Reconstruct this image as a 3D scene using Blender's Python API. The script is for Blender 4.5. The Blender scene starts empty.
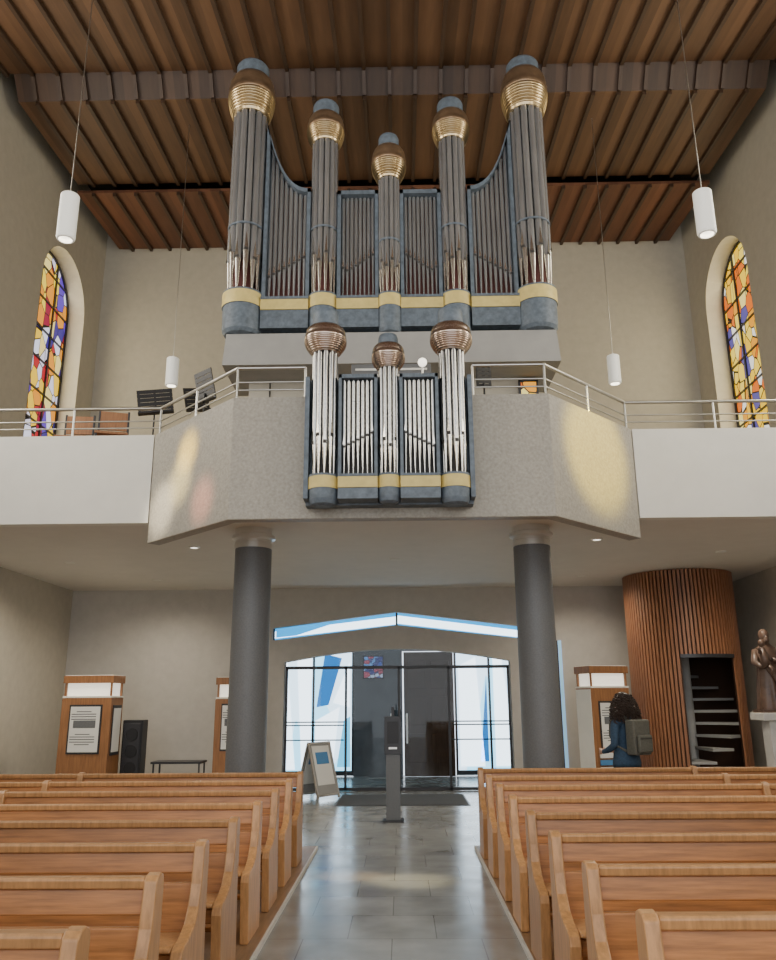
import bpy, math, random, bmesh
from mathutils import Vector, Matrix
random.seed(7)
SC=bpy.context.scene
COL=SC.collection
pi=math.pi
# ------------------------------------------------------------------ materials
def newmat(name):
    m=bpy.data.materials.new(name); m.use_nodes=True
    nt=m.node_tree; b=nt.nodes.get('Principled BSDF'); return m,nt,b
def pbr(name,col,rough=0.6,metal=0.0,ns=0,amt=0.12,bump=0.0,stretch=(1,1,1),col2=None,rand=False,spec=None):
    m,nt,b=newmat(name); L=nt.links
    b.inputs['Base Color'].default_value=(*col,1); b.inputs['Roughness'].default_value=rough
    b.inputs['Metallic'].default_value=metal
    if spec is not None: b.inputs['Specular IOR Level'].default_value=spec
    if ns:
        tc=nt.nodes.new('ShaderNodeTexCoord'); mp=nt.nodes.new('ShaderNodeMapping')
        mp.inputs['Scale'].default_value=stretch
        L.new(tc.outputs['Object'],mp.inputs['Vector'])
        n=nt.nodes.new('ShaderNodeTexNoise'); n.inputs['Scale'].default_value=ns; n.inputs['Detail'].default_value=6
        n.inputs['Roughness'].default_value=0.6
        L.new(mp.outputs[0],n.inputs['Vector'])
        r=nt.nodes.new('ShaderNodeValToRGB')
        r.color_ramp.elements[0].position=0.3; r.color_ramp.elements[1].position=0.7
        c1=[max(0,c*(1-amt)) for c in col]; c2=col2 or [min(1,c*(1+amt)) for c in col]
        r.color_ramp.elements[0].color=(*c1,1); r.color_ramp.elements[1].color=(*c2,1)
        L.new(n.outputs['Fac'],r.inputs['Fac'])
        out=r.outputs['Color']
        if rand:
            oi=nt.nodes.new('ShaderNodeObjectInfo'); hs=nt.nodes.new('ShaderNodeHueSaturation')
            mr=nt.nodes.new('ShaderNodeMapRange'); mr.inputs['To Min'].default_value=0.82; mr.inputs['To Max'].default_value=1.15
            L.new(oi.outputs['Random'],mr.inputs['Value']); L.new(mr.outputs[0],hs.inputs['Value'])
            L.new(out,hs.inputs['Color']); out=hs.outputs['Color']
        L.new(out,b.inputs['Base Color'])
        if bump:
            bp=nt.nodes.new('ShaderNodeBump'); bp.inputs['Strength'].default_value=bump; bp.inputs['Distance'].default_value=0.01
            L.new(n.outputs['Fac'],bp.inputs['Height']); L.new(bp.outputs[0],b.inputs['Normal'])
    return m
def emis(name,col,s):
    m,nt,b=newmat(name)
    b.inputs['Base Color'].default_value=(*col,1)
    b.inputs['Emission Color'].default_value=(*col,1); b.inputs['Emission Strength'].default_value=s
    return m
def stained(name,cols,strength,scale=3.2,sy=(1,1,0.55)):
    m,nt,b=newmat(name); L=nt.links
    tc=nt.nodes.new('ShaderNodeTexCoord'); mp=nt.nodes.new('ShaderNodeMapping'); mp.inputs['Scale'].default_value=sy
    L.new(tc.outputs['Object'],mp.inputs['Vector'])
    v=nt.nodes.new('ShaderNodeTexVoronoi'); v.inputs['Scale'].default_value=scale
    v2=nt.nodes.new('ShaderNodeTexVoronoi'); v2.feature='DISTANCE_TO_EDGE'; v2.inputs['Scale'].default_value=scale
    for q in(v,v2): q.inputs['Randomness'].default_value=.8
    L.new(mp.outputs[0],v.inputs['Vector']); L.new(mp.outputs[0],v2.inputs['Vector'])
    sp=nt.nodes.new('ShaderNodeSeparateColor'); L.new(v.outputs['Color'],sp.inputs[0])
    r=nt.nodes.new('ShaderNodeValToRGB'); r.color_ramp.interpolation='CONSTANT'
    e=r.color_ramp.elements
    while len(e)<len(cols): e.new(0.5)
    for i,c in enumerate(cols): e[i].position=i/len(cols)
    for i,c in enumerate(cols): e[i].color=(*c,1)
    L.new(sp.outputs[0],r.inputs['Fac'])
    mt=nt.nodes.new('ShaderNodeMath'); mt.operation='GREATER_THAN'; mt.inputs[1].default_value=0.03
    L.new(v2.outputs['Distance'],mt.inputs[0])
    mx=nt.nodes.new('ShaderNodeMath'); mx.operation='MULTIPLY'; mx.inputs[1].default_value=strength
    L.new(mt.outputs[0],mx.inputs[0])
    L.new(r.outputs[0],b.inputs['Emission Color']); L.new(mx.outputs[0],b.inputs['Emission Strength'])
    b.inputs['Base Color'].default_value=(0.02,0.02,0.02,1)
    return m
def daylight_glass(name,strength,axis_scale,th=(0.45,0.7,0.88)):
    m,nt,b=newmat(name); L=nt.links
    tc=nt.nodes.new('ShaderNodeTexCoord'); mp=nt.nodes.new('ShaderNodeMapping'); mp.inputs['Scale'].default_value=axis_scale
    mp.inputs['Rotation'].default_value=(0,.12,0)
    L.new(tc.outputs['Object'],mp.inputs['Vector'])
    n=nt.nodes.new('ShaderNodeTexVoronoi'); n.inputs['Scale'].default_value=1.0
    L.new(mp.outputs[0],n.inputs['Vector'])
    sp=nt.nodes.new('ShaderNodeSeparateColor'); L.new(n.outputs['Color'],sp.inputs[0])
    r=nt.nodes.new('ShaderNodeValToRGB'); r.color_ramp.interpolation='CONSTANT'
    e=r.color_ramp.elements; e.new(0.5); e.new(0.8)
    e[0].position=0; e[0].color=(0.72,0.88,1,1)
    e[1].position=th[0]; e[1].color=(0.35,0.75,0.95,1)
    e[2].position=th[1]; e[2].color=(0.03,0.30,0.75,1)
    e[3].position=th[2]; e[3].color=(0.01,0.10,0.42,1)
    L.new(sp.outputs[0],r.inputs['Fac']); L.new(r.outputs[0],b.inputs['Emission Color'])
    b.inputs['Emission Strength'].default_value=strength; b.inputs['Base Color'].default_value=(0.1,0.15,0.2,1)
    return m

M={}
M['plaster']=pbr('plaster_beige',(0.485,0.45,0.375),0.9,ns=6,amt=0.06,bump=0.2)
M['plaster_low']=pbr('plaster_low',(0.50,0.475,0.43),0.9,ns=5,amt=0.06,bump=0.2)
M['white']=pbr('painted_band',(0.82,0.80,0.73),0.85,ns=4,amt=0.03)
M['soffit']=pbr('soffit_paint',(0.74,0.70,0.63),0.8,ns=3,amt=0.03)
M['plinthgrey']=pbr('plinth_grey',(0.33,0.325,0.31),0.8,ns=5,amt=0.05)
M['parapet']=pbr('parapet_stucco',(0.36,0.335,0.285),0.55,ns=30,amt=0.18,bump=0.5)
M['column']=pbr('column_grey',(0.14,0.145,0.15),0.5,ns=60,amt=0.15,bump=0.1)
M['chrome']=pbr('steel',(0.75,0.74,0.71),0.3,0.8)
M['rail']=pbr('rail_steel',(0.55,0.54,0.50),0.3,1.0)
M['dark']=pbr('dark_metal',(0.03,0.03,0.035),0.4)
M['black']=pbr('black_plastic',(0.012,0.012,0.014),0.45)
M['void']=pbr('void_dark',(0.02,0.017,0.015),0.9)
M['pew']=pbr('pew_wood',(0.40,0.165,0.05),0.33,ns=5,amt=0.36,bump=0.05,stretch=(0.6,6,10),rand=True)
M['pewlight']=pbr('pew_end_wood',(0.47,0.245,0.10),0.34,ns=5,amt=0.25,stretch=(8,8,0.8),rand=True)
M['podium']=pbr('podium_wood',(0.26,0.15,0.075),0.4,ns=5,amt=0.25,stretch=(6,0.7,1))
M['kwood']=pbr('kiosk_wood',(0.31,0.14,0.055),0.45,ns=5,amt=0.25,stretch=(8,8,0.7))
M['slat']=pbr('slat_wood',(0.29,0.125,0.06),0.5,ns=6,amt=0.3,stretch=(6,6,0.5))
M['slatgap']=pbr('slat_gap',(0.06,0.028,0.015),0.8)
M['blue']=pbr('organ_blue',(0.115,0.145,0.18),0.55,ns=14,amt=0.3,bump=0.1)
M['gold']=pbr('organ_gold',(0.66,0.53,0.19),0.5,ns=10,amt=0.1)
M['tin']=pbr('pipe_tin',(0.43,0.435,0.44),0.24,0.7,ns=3,amt=0.15,stretch=(4,4,0.5))
M['tinb']=pbr('pipe_tin_bright',(0.40,0.40,0.395),0.13,1.0)
M['foot']=pbr('pipe_foot',(0.70,0.67,0.61),0.22,1.0)
M['red']=pbr('case_red',(0.10,0.025,0.02),0.7)
M['core']=pbr('case_core',(0.02,0.017,0.016),0.7)
M['bronze']=pbr('bronze',(0.33,0.225,0.14),0.38,0.75,ns=6,amt=0.25)
M['bronzeg']=pbr('bronze_gold',(0.56,0.43,0.25),0.28,0.95)
M['copper']=pbr('copper_bright',(0.56,0.45,0.38),0.24,0.95)
M['casedark']=pbr('case_dark',(0.04,0.035,0.03),0.7)
M['glow']=emis('lamp_glow',(1.0,0.95,0.82),2.2)
M['glow2']=emis('kiosk_lightbox',(1,.93,.8),0.9)
M['shade']=emis('pendant_glass',(0.92,0.92,0.86),0.22)
M['doorwood']=pbr('door_wood_dark',(0.085,0.05,0.033),0.8,ns=5,amt=0.3,stretch=(8,1,0.6),spec=.1)
M['doorgrey']=pbr('vestibule_grey',(0.14,0.15,0.165),0.7,ns=3,amt=0.2,spec=.2)
M['paper']=pbr('paper',(0.8,0.79,0.74),0.7)
M['ink']=pbr('ink',(0.08,0.08,0.09),0.7)
M['bluepaint']=pbr('blue_print',(0.08,0.25,0.5),0.6)
M['statue']=pbr('statue_wood',(0.11,0.065,0.045),0.4,ns=12,amt=0.3,bump=0.2)
M['stone']=pbr('pale_stone',(0.6,0.585,0.55),0.6,ns=10,amt=0.08)
M['mat']=pbr('doormat',(0.06,0.06,0.06),0.95,ns=80,amt=0.3)
M['denim']=pbr('denim_jacket',(0.035,0.07,0.12),0.85,ns=40,amt=0.25,bump=0.3)
M['jeans']=pbr('dark_jeans',(0.02,0.025,0.04),0.85,ns=40,amt=0.2)
M['skin']=pbr('skin',(0.55,0.32,0.22),0.5)
M['lips']=pbr('lips',(0.4,0.12,0.1),0.5)
M['hair']=pbr('hair_brown',(0.03,0.016,0.010),0.5)
M['pack']=pbr('backpack_fabric',(0.11,0.11,0.09),0.8,ns=50,amt=0.2,bump=0.2)
M['leather']=pbr('shoe',(0.03,0.02,0.02),0.5)
M['skyglass']=daylight_glass('vestibule_daylight',3.6,(2.6,1,0.55),(0.45,0.78,0.92))
M['transom']=emis('transom_daylight',(0.80,0.94,1.0),3.4)
M['cyan']=emis('transom_cyan',(0.01,0.36,0.80),1.5)
M['slit']=emis('slit_blue',(0.30,0.55,0.8),0.6)
M['stL']=stained('stained_left',[(0.12,0.05,0.5),(1,0.80,0.25),(0.9,0.33,0.02),(0.85,0.85,1),(0.35,0.01,0.05),(1,0.62,0.03),(0.05,0.03,0.25),(1,0.72,0.06),(0.8,.75,.9),(0.5,0.02,0.03)],1.25,4.2,(1,1,.7))
M['stR']=stained('stained_right',[(1,0.52,0.01),(1,0.72,0.08),(0.8,0.16,0.01),(0.95,0.9,.8),(1,0.62,0.02),(1,0.68,0.06),(0.9,0.36,0.01),(1,0.80,0.22),(1,.58,.01),(.1,.08,.3)],1.35,4.2,(1,1,.7))
def clearglass(name,fac):
    m,nt,b=newmat(name); L=nt.links
    nt.nodes.remove(b); o=nt.nodes['Material Output']
    t=nt.nodes.new('ShaderNodeBsdfTransparent'); t.inputs[0].default_value=(0.85,0.89,0.92,1)
    g=nt.nodes.new('ShaderNodeBsdfGlossy'); g.inputs['Roughness'].default_value=0.03
    x=nt.nodes.new('ShaderNodeMixShader'); x.inputs[0].default_value=fac
    L.new(t.outputs[0],x.inputs[1]); L.new(g.outputs[0],x.inputs[2]); L.new(x.outputs[0],o.inputs[0]); return m
M['glass']=clearglass('door_glass',0.02)
def plankmat(name,base,w):
    m,nt,b=newmat(name); L=nt.links
    tc=nt.nodes.new('ShaderNodeTexCoord'); s=nt.nodes.new('ShaderNodeSeparateXYZ'); L.new(tc.outputs['Object'],s.inputs[0])
    d=nt.nodes.new('ShaderNodeMath'); d.operation='DIVIDE'; d.inputs[1].default_value=w; L.new(s.outputs[0],d.inputs[0])
    f=nt.nodes.new('ShaderNodeMath'); f.operation='FLOOR'; L.new(d.outputs[0],f.inputs[0])
    wn=nt.nodes.new('ShaderNodeTexWhiteNoise'); wn.noise_dimensions='1D'; L.new(f.outputs[0],wn.inputs['W'])
    mp=nt.nodes.new('ShaderNodeMapping'); mp.inputs['Scale'].default_value=(10,0.8,2); L.new(tc.outputs['Object'],mp.inputs[0])
    n=nt.nodes.new('ShaderNodeTexNoise'); n.inputs['Scale'].default_value=2; n.inputs['Detail'].default_value=5; L.new(mp.outputs[0],n.inputs['Vector'])
    a=nt.nodes.new('ShaderNodeMath'); a.operation='ADD'; L.new(wn.outputs[0],a.inputs[0]); L.new(n.outputs['Fac'],a.inputs[1])
    mr=nt.nodes.new('ShaderNodeMapRange'); mr.inputs['From Max'].default_value=2; mr.inputs['To Min'].default_value=0.45; mr.inputs['To Max'].default_value=1.55
    L.new(a.outputs[0],mr.inputs[0])
    h=nt.nodes.new('ShaderNodeHueSaturation'); h.inputs['Color'].default_value=(*base,1); L.new(mr.outputs[0],h.inputs['Value'])
    L.new(h.outputs[0],b.inputs['Base Color']); b.inputs['Roughness'].default_value=0.55
    return m
M['ceil']=plankmat('ceiling_planks',(0.135,0.070,0.036),0.21)
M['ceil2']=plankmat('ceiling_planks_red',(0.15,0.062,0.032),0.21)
M['riser_shade']=plankmat('ceiling_riser_shade',(0.06,0.031,0.017),0.21)  # darker plank copy; shade on the risers is put into the colour
M['batten']=pbr('ceiling_batten',(0.055,0.03,0.017),0.5,ns=4,amt=0.2,stretch=(6,0.6,1))
def tilemat():
    m,nt,b=newmat('floor_stone_tiles'); L=nt.links
    tc=nt.nodes.new('ShaderNodeTexCoord')
    br=nt.nodes.new('ShaderNodeTexBrick'); br.offset=0.5; br.inputs['Scale'].default_value=1.0
    br.inputs['Brick Width'].default_value=0.64; br.inputs['Row Height'].default_value=0.64
    br.inputs['Mortar Size'].default_value=0.004
    br.inputs['Color1'].default_value=(0.23,0.235,0.225,1); br.inputs['Color2'].default_value=(0.27,0.275,0.26,1); br.inputs['Mortar'].default_value=(0.15,0.15,0.14,1)
    L.new(tc.outputs['Object'],br.inputs['Vector'])
    n=nt.nodes.new('ShaderNodeTexNoise'); n.inputs['Scale'].default_value=2.5; n.inputs['Detail'].default_value=6; L.new(tc.outputs['Object'],n.inputs['Vector'])
    mx=nt.nodes.new('ShaderNodeMix'); mx.data_type='RGBA'; mx.blend_type='OVERLAY'; mx.inputs[0].default_value=0.4
    L.new(br.outputs['Color'],mx.inputs[6]); L.new(n.outputs['Fac'],mx.inputs[7]); L.new(mx.outputs[2],b.inputs['Base Color'])
    mr=nt.nodes.new('ShaderNodeMapRange'); mr.inputs['To Min'].default_value=0.08; mr.inputs['To Max'].default_value=0.32; L.new(n.outputs['Fac'],mr.inputs[0])
    L.new(mr.outputs[0],b.inputs['Roughness'])
    bp=nt.nodes.new('ShaderNodeBump'); bp.inputs['Strength'].default_value=0.15; bp.inputs['Distance'].default_value=0.02
    L.new(n.outputs['Fac'],bp.inputs['Height']); L.new(bp.outputs[0],b.inputs['Normal'])
    return m
M['tiles']=tilemat()

# ------------------------------------------------------------------ mesh builder
class MB:
    def __init__(s,name,origin=(0,0,0)):
        s.name=name; s.o=Vector(origin); s.v=[]; s.f=[]; s.mi=[]; s.sm=[]; s.mats=[]
    def _m(s,k):
        m=M[k]
        if m not in s.mats: s.mats.append(m)
        return s.mats.index(m)
    def add(s,vs,fs,k,smooth=False):
        b=len(s.v); s.v+= [tuple(Vector(v)) for v in vs]; i=s._m(k)
        for f in fs:
            s.f.append([b+j for j in f]); s.mi.append(i); s.sm.append(smooth)
    def box(s,x0,x1,y0,y1,z0,z1,k):
        vs=[(x,y,z) for z in(z0,z1) for y in(y0,y1) for x in(x0,x1)]
        s.add(vs,[(0,2,3,1),(4,5,7,6),(0,1,5,4),(2,6,7,3),(0,4,6,2),(1,3,7,5)],k)
    def rbox(s,c,sz,k,rot):
        R=rot if isinstance(rot,Matrix) else Matrix.Rotation(rot,3,'Z')
        c=Vector(c); vs=[c+R@Vector((x*sz[0]/2,y*sz[1]/2,z*sz[2]/2)) for z in(-1,1) for y in(-1,1) for x in(-1,1)]
        s.add(vs,[(0,2,3,1),(4,5,7,6),(0,1,5,4),(2,6,7,3),(0,4,6,2),(1,3,7,5)],k)
    def prism(s,poly,ax,a0,a1,k,smooth=False):
        def P(p,a):
            return {'x':(a,p[0],p[1]),'y':(p[0],a,p[1]),'z':(p[0],p[1],a)}[ax]
        n=len(poly); vs=[P(p,a0) for p in poly]+[P(p,a1) for p in poly]
        fs=[tuple(range(n)),tuple(range(2*n-1,n-1,-1))]+[(i,(i+1)%n,n+(i+1)%n,n+i) for i in range(n)]
        s.add(vs,fs,k,smooth)
    def cyl(s,p0,p1,r0,r1,k,n=16,caps=True):
        p0=Vector(p0);p1=Vector(p1);d=(p1-p0).normalized()
        a=d.orthogonal().normalized(); b=d.cross(a)
        R0=[p0+(a*math.cos(2*pi*i/n)+b*math.sin(2*pi*i/n))*r0 for i in range(n)]
        R1=[p1+(a*math.cos(2*pi*i/n)+b*math.sin(2*pi*i/n))*r1 for i in range(n)]
        s.add(R0+R1,[(i,(i+1)%n,n+(i+1)%n,n+i) for i in range(n)],k,True)
        if caps: s.add(R0,[tuple(range(n-1,-1,-1))],k); s.add(R1,[tuple(range(n))],k)
    def lathe(s,prof,c,k,n=32,share=False,a0=0,a1=2*pi):
        full=abs(a1-a0-2*pi)<1e-6; m=n if full else n+1
        def ring(r,z): return [(c[0]+r*math.cos(a0+(a1-a0)*i/n),c[1]+r*math.sin(a0+(a1-a0)*i/n),z) for i in range(m)]
        if share:
            vs=[]; fs=[]
            for r,z in prof: vs+=ring(r,z)
            for j in range(len(prof)-1):
                for i in range(n):
                    i2=(i+1)%m; fs.append((j*m+i,j*m+i2,(j+1)*m+i2,(j+1)*m+i))
            s.add(vs,fs,k,True)
        else:
            for j in range(len(prof)-1):
                vs=ring(*prof[j])+ring(*prof[j+1])
                s.add(vs,[(i,(i+1)%m,m+(i+1)%m,m+i) for i in range(n)],k,True)
    def tube(s,pts,r,k,n=8,radii=None):
        pts=[Vector(p) for p in pts]; vs=[]; fs=[]; a=None
        for i,p in enumerate(pts):
            d=(pts[min(i+1,len(pts)-1)]-pts[max(i-1,0)]).normalized()
            if a is None: a=d.orthogonal().normalized()
            a=(a-d*a.dot(d)).normalized(); b=d.cross(a); rr=radii[i] if radii else r
            vs+=[p+(a*math.cos(2*pi*j/n)+b*math.sin(2*pi*j/n))*rr for j in range(n)]
        for i in range(len(pts)-1):
            for j in range(n): fs.append((i*n+j,i*n+(j+1)%n,(i+1)*n+(j+1)%n,(i+1)*n+j))
        fs.append(tuple(range(n-1,-1,-1))); fs.append(tuple(range((len(pts)-1)*n,len(pts)*n)))
        s.add(vs,fs,k,True)
    def ball(s,c,r,k,n=16,rot=None):
        c=Vector(c); r=Vector(r) if not isinstance(r,(int,float)) else Vector((r,r,r)); vs=[];fs=[]
        h=n//2
        for j in range(h+1):
            t=pi*j/h
            for i in range(n):
                q=Vector((r.x*math.sin(t)*math.cos(2*pi*i/n),r.y*math.sin(t)*math.sin(2*pi*i/n),r.z*math.cos(t)))
                if rot: q=rot@q
                vs.append(c+q)
        for j in range(h):
            for i in range(n): fs.append((j*n+i,(j+1)*n+i,(j+1)*n+(i+1)%n,j*n+(i+1)%n))
        s.add(vs,fs,k,True)
    def build(s,bevel=0,parent=None,seg=2):
        me=bpy.data.meshes.new(s.name)
        me.from_pydata([tuple(Vector(v)-s.o) for v in s.v],[],s.f)
        for m in s.mats: me.materials.append(m)
        me.polygons.foreach_set('material_index',s.mi); me.polygons.foreach_set('use_smooth',s.sm)
        me.validate(); me.update()
        bm=bmesh.new(); bm.from_mesh(me); bmesh.ops.recalc_face_normals(bm,faces=bm.faces); bm.to_mesh(me); bm.free()
        ob=bpy.data.objects.new(s.name,me); COL.objects.link(ob)
        if parent:
            ob.parent=parent; ob.location=s.o-parent.location
        else: ob.location=s.o
        if bevel: addbevel(ob,bevel,seg)
        return ob
def addbevel(ob,w,seg=2):
    b=ob.modifiers.new('bevel','BEVEL'); b.width=w; b.segments=seg; b.limit_method='ANGLE'; b.angle_limit=math.radians(40)
def empty(name,loc=(0,0,0)):
    e=bpy.data.objects.new(name,None); e.location=loc; COL.objects.link(e); return e

# ------------------------------------------------------------------ room shell
W=6.5; DB=16.0; ZC=3.81
b=MB('floor'); b.box(-7,7,-6,19.3,-0.2,0,'tiles'); b.build()
wins=[(13.2,15.2),(7.6,9.6),(2.0,4.0),(-3.6,-1.6)]
zs,zsp=5.7,9.35
for sgn,nm in((-1,'wall_left'),(1,'wall_right')):
    b=MB(nm); xa,xb=(sgn*W,sgn*(W+0.42))
    x0,x1=min(xa,xb),max(xa,xb)
    edges=[-6]+[e for w in sorted(wins) for e in w]+[DB+0.3]
    for i in range(0,len(edges),2):
        b.box(x0,x1,edges[i],edges[i+1],0,13,'plaster')
    for (a,c) in wins:
        b.box(x0,x1,a,c,0,zs,'plaster')
        r=(c-a)/2; cy=(a+c)/2; N=20
        arc=[(cy-r*math.cos(pi*i/N),zsp+r*math.sin(pi*i/N)) for i in range(N+1)]
        b.prism(arc+[(c,13),(a,13)],'x',x0,x1,'plaster')
    b.build()
    k='stL' if sgn<0 else 'stR'
    for wi,(a,c) in enumerate(wins):
        g=MB('window_%d'%(wi+1+(0 if sgn<0 else 4)),(sgn*(W+0.4),(a+c)/2,zs))
        r=(c-a)/2; cy=(a+c)/2; N=20
        arc=[(cy-r*math.cos(pi*i/N),zsp+r*math.sin(pi*i/N)) for i in range(N+1)]
        xg0,xg1=sorted((sgn*(W+0.36),sgn*(W+0.39)))
        g.prism([(a,zs)]+arc+[(c,zs)],'x',xg0,xg1,k)
        xs0,xs1=sorted((sgn*(W+0.33),sgn*(W+0.36)))
        for t in(0.33,0.66):
            yy=a+(c-a)*t; g.box(xs0,xs1,yy-0.02,yy+0.02,zs,zsp+0.9,'dark')
        zz=zs+0.5
        while zz<zsp+0.6:
            q=0.25 if zz>zsp+.3 else 0
            g.box(xs0,xs1,a+0.02+q,c-0.02-q,zz-0.015,zz+0.015,'dark'); zz+=0.62
        for i in range(N):
            p,q_=arc[i],arc[i+1]; s1=lambda P:(cy+(P[0]-cy)*.95,zsp+(P[1]-zsp)*.95)
            g.prism([p,q_,s1(q_),s1(p)],'x',xs0,xs1,'dark')
        g.box(xs0,xs1,a,a+.05,zs,zsp,'dark'); g.box(xs0,xs1,c-.05,c,zs,zsp,'dark')
        g.build()
b=MB('wall_back')
b.box(-W,-2.45,DB,DB+0.3,ZC,13,'plaster'); b.box(-W,-2.45,DB,DB+0.3,0,ZC,'plaster_low')
b.box(2.45,W,DB,DB+0.3,ZC,13,'plaster'); b.box(2.45,W,DB,DB+0.3,0,ZC,'plaster_low')
b.box(-2.45,2.45,DB,DB+.3,ZC,13,'plaster')
b.prism([(-2.45,3.03),(0,3.33),(2.45,3.03),(2.45,ZC),(-2.45,ZC)],'y',DB,DB+0.3,'plaster_low')
N=16; arc=[(-2.2+4.4*i/N, 2.38+0.24*math.sin(pi*i/N)) for i in range(N+1)]
b.prism([(-2.45,0),(-2.2,0)]+arc+[(2.2,0),(2.45,0),(2.45,2.8),(0,3.08),(-2.45,2.8)],'y',DB,DB+0.3,'plaster_low')
b.build()
g=MB('window_9',(0,DB+.15,2.9)); g.prism([(-2.45,2.8),(0,3.08),(2.45,2.8),(2.45,3.03),(0,3.33),(-2.45,3.03)],'y',DB+0.14,DB+0.17,'transom')
for (xa,xb) in((-2.45,0),(0,2.45)):
    zf=lambda x,base,pk:pk-(pk-base)*abs(x)/2.45
    g.prism([(xa,zf(xa,3.03,3.33)),(xb,zf(xb,3.03,3.33)),(xb,zf(xb,3.03,3.33)-.07),(xa,zf(xa,3.03,3.33)-.05)],'y',DB+.12,DB+.14,'cyan')
    g.prism([(xa,zf(xa,2.8,3.08)),(xb,zf(xb,2.8,3.08)),(xb,zf(xb,2.8,3.08)+.025),(xa,zf(xa,2.8,3.08)+.04)],'y',DB+.12,DB+.14,'cyan')
g.prism([(-2.4,2.86),(-2.0,2.9),(-1.2,3.15),(-2.4,3.0)],'y',DB+.125,DB+.14,'cyan')
for x in(-2.44,0,2.44):
    zt=3.33-0.3*abs(x)/2.45; g.box(x-0.02,x+0.02,DB+0.08,DB+0.12,zt-0.25,zt,'dark')
g.build()
g=MB('window_10',(3.2,DB-.02,1.6)); g.box(3.14,3.21,DB-0.03,DB-0.01,0.1,2.75,'slit'); g.box(3.12,3.14,DB-.04,DB-.005,0.1,2.75,'dark'); g.build()
b=MB('wall_vestibule'); b.box(-3.3,-3.1,DB+.3,19.2,0,3.6,'plaster_low'); b.box(3.1,3.3,DB+.3,19.2,0,3.6,'plaster_low')
b.box(-3.3,3.3,19.0,19.2,2.75,3.6,'doorgrey'); b.box(-3.3,-2.85,19.0,19.2,0,2.75,'plaster_low');b.box(2.95,3.3,19.0,19.2,0,2.75,'plaster_low')
b.box(-1.02,0.1,19.0,19.2,0,2.75,'doorgrey'); b.box(-3.3,3.3,DB+.3,19.2,3.6,3.7,'plaster_low')
b.build()
def vest(name,xs,blues):
    g=MB(name,((xs[0]+xs[-1])/2,19.08,1.4)); g.box(xs[0],xs[-1],19.10,19.13,0.02,2.74,'skyglass')
    for x in xs: g.box(x-.025,x+.025,19.03,19.10,.02,2.74,'dark')
    g.box(xs[0],xs[-1],19.04,19.10,.02,.12,'dark')
    for poly,k in blues: g.prism(poly,'y',19.085,19.10,k)
    g.build()
M['wht']=emis('daylight_white',(.88,.95,1),4.5); M['blu']=emis('daylight_blue',(.02,.22,.62),1.3); M['cy2']=emis('daylight_cyan',(.10,.60,.92),2.0)
vest('window_11',[-2.85,-1.95,-1.04],[([(-2.8,.15),(-2.35,.15),(-2.6,2.7),(-2.8,2.7)],'wht'),([(-2.2,.15),(-2.0,.15),(-2.0,2.7),(-2.35,2.7)],'wht'),([(-1.9,.2),(-1.5,.2),(-1.35,1.5),(-1.9,1.2)],'wht'),([(-1.88,1.5),(-1.6,1.55),(-1.3,2.6),(-1.7,2.7)],'blu'),([(-1.4,.2),(-1.1,.2),(-1.1,1.3),(-1.25,1.2)],'cy2'),([(-1.5,1.6),(-1.12,1.5),(-1.12,2.5)],'wht')])
vest('window_12',[1.32,2.1,2.93],[([(1.4,.2),(1.95,.2),(1.8,2.6),(1.4,2.4)],'wht'),([(1.85,.3),(2.04,.3),(2.04,2.2)],'blu'),([(2.2,.2),(2.7,.2),(2.4,2.6),(2.2,2.6)],'wht'),([(2.75,.3),(2.88,.2),(2.88,2.3),(2.6,2.5)],'cy2')])
g=MB('door_1',(0.7,18.95,0)); g.box(0.13,1.27,18.93,18.99,0.005,2.72,'doorwood')
for zz in(0.3,1.1,1.9): 
    for xx in(0.22,0.75): g.box(xx,xx+.42,18.905,18.93,zz,zz+0.62,'doorwood')
g.cyl((0.2,18.88,1.05),(0.2,18.88,1.35),.015,.015,'chrome'); g.build(0.01)
M['reflB']=stained('reflection_blue',[(0.03,0.08,0.4),(0.1,0.3,0.7),(0.4,0.05,0.1),(0.02,0.03,0.2),(0.5,0.6,0.8)],0.8,9,(1,1,1))
g=MB('glass_reflection_panel',(-.55,18.97,2.4)); g.box(-.78,-.35,18.965,18.985,2.15,2.62,'reflB')  # added glowing panel imitating a blue reflection in the entrance glass
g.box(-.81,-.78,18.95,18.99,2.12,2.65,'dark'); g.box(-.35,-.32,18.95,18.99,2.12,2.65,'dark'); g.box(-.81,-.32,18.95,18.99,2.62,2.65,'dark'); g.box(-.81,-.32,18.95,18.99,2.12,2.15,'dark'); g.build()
g=MB('glass_entrance_door',(0,DB+.1,0))
for x in(-2.16,-1.0,0.03,1.0,2.16): g.box(x-.022,x+.022,DB+.07,DB+.13,0.005,2.28,'dark')
g.box(-2.18,2.18,DB+.07,DB+.13,2.24,2.3,'dark'); g.box(-2.18,2.18,DB+.07,DB+.13,0.005,0.06,'dark')
g.box(-2.14,2.14,DB+.095,DB+.105,0.06,2.24,'glass')
g.prism([(p[0]*0.985,p[1]-.012) for p in arc]+[(2.15,2.3),(-2.15,2.3)],'y',DB+.095,DB+.105,'glass')
for z in(0.92,1.19,1.25):
    for x0,x1 in((-2.15,-1.03),(1.03,2.15)): g.cyl((x0,DB+.03,z),(x1,DB+.03,z),.012,.012,'dark',8)
for x in(-.12,.18): g.cyl((x,DB+.03,.85),(x,DB+.03,1.4),.015,.015,'chrome',8)
g.build()
b=MB('gallery_floor_slab')
b.prism([(-W,9.9),(-2.98,9.9),(-1.74,8.63),(1.74,8.63),(2.98,9.9),(W,9.9),(W,DB),(-W,DB)],'z',ZC,4.02,'soffit'); b.build()
ZP=4.97
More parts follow.
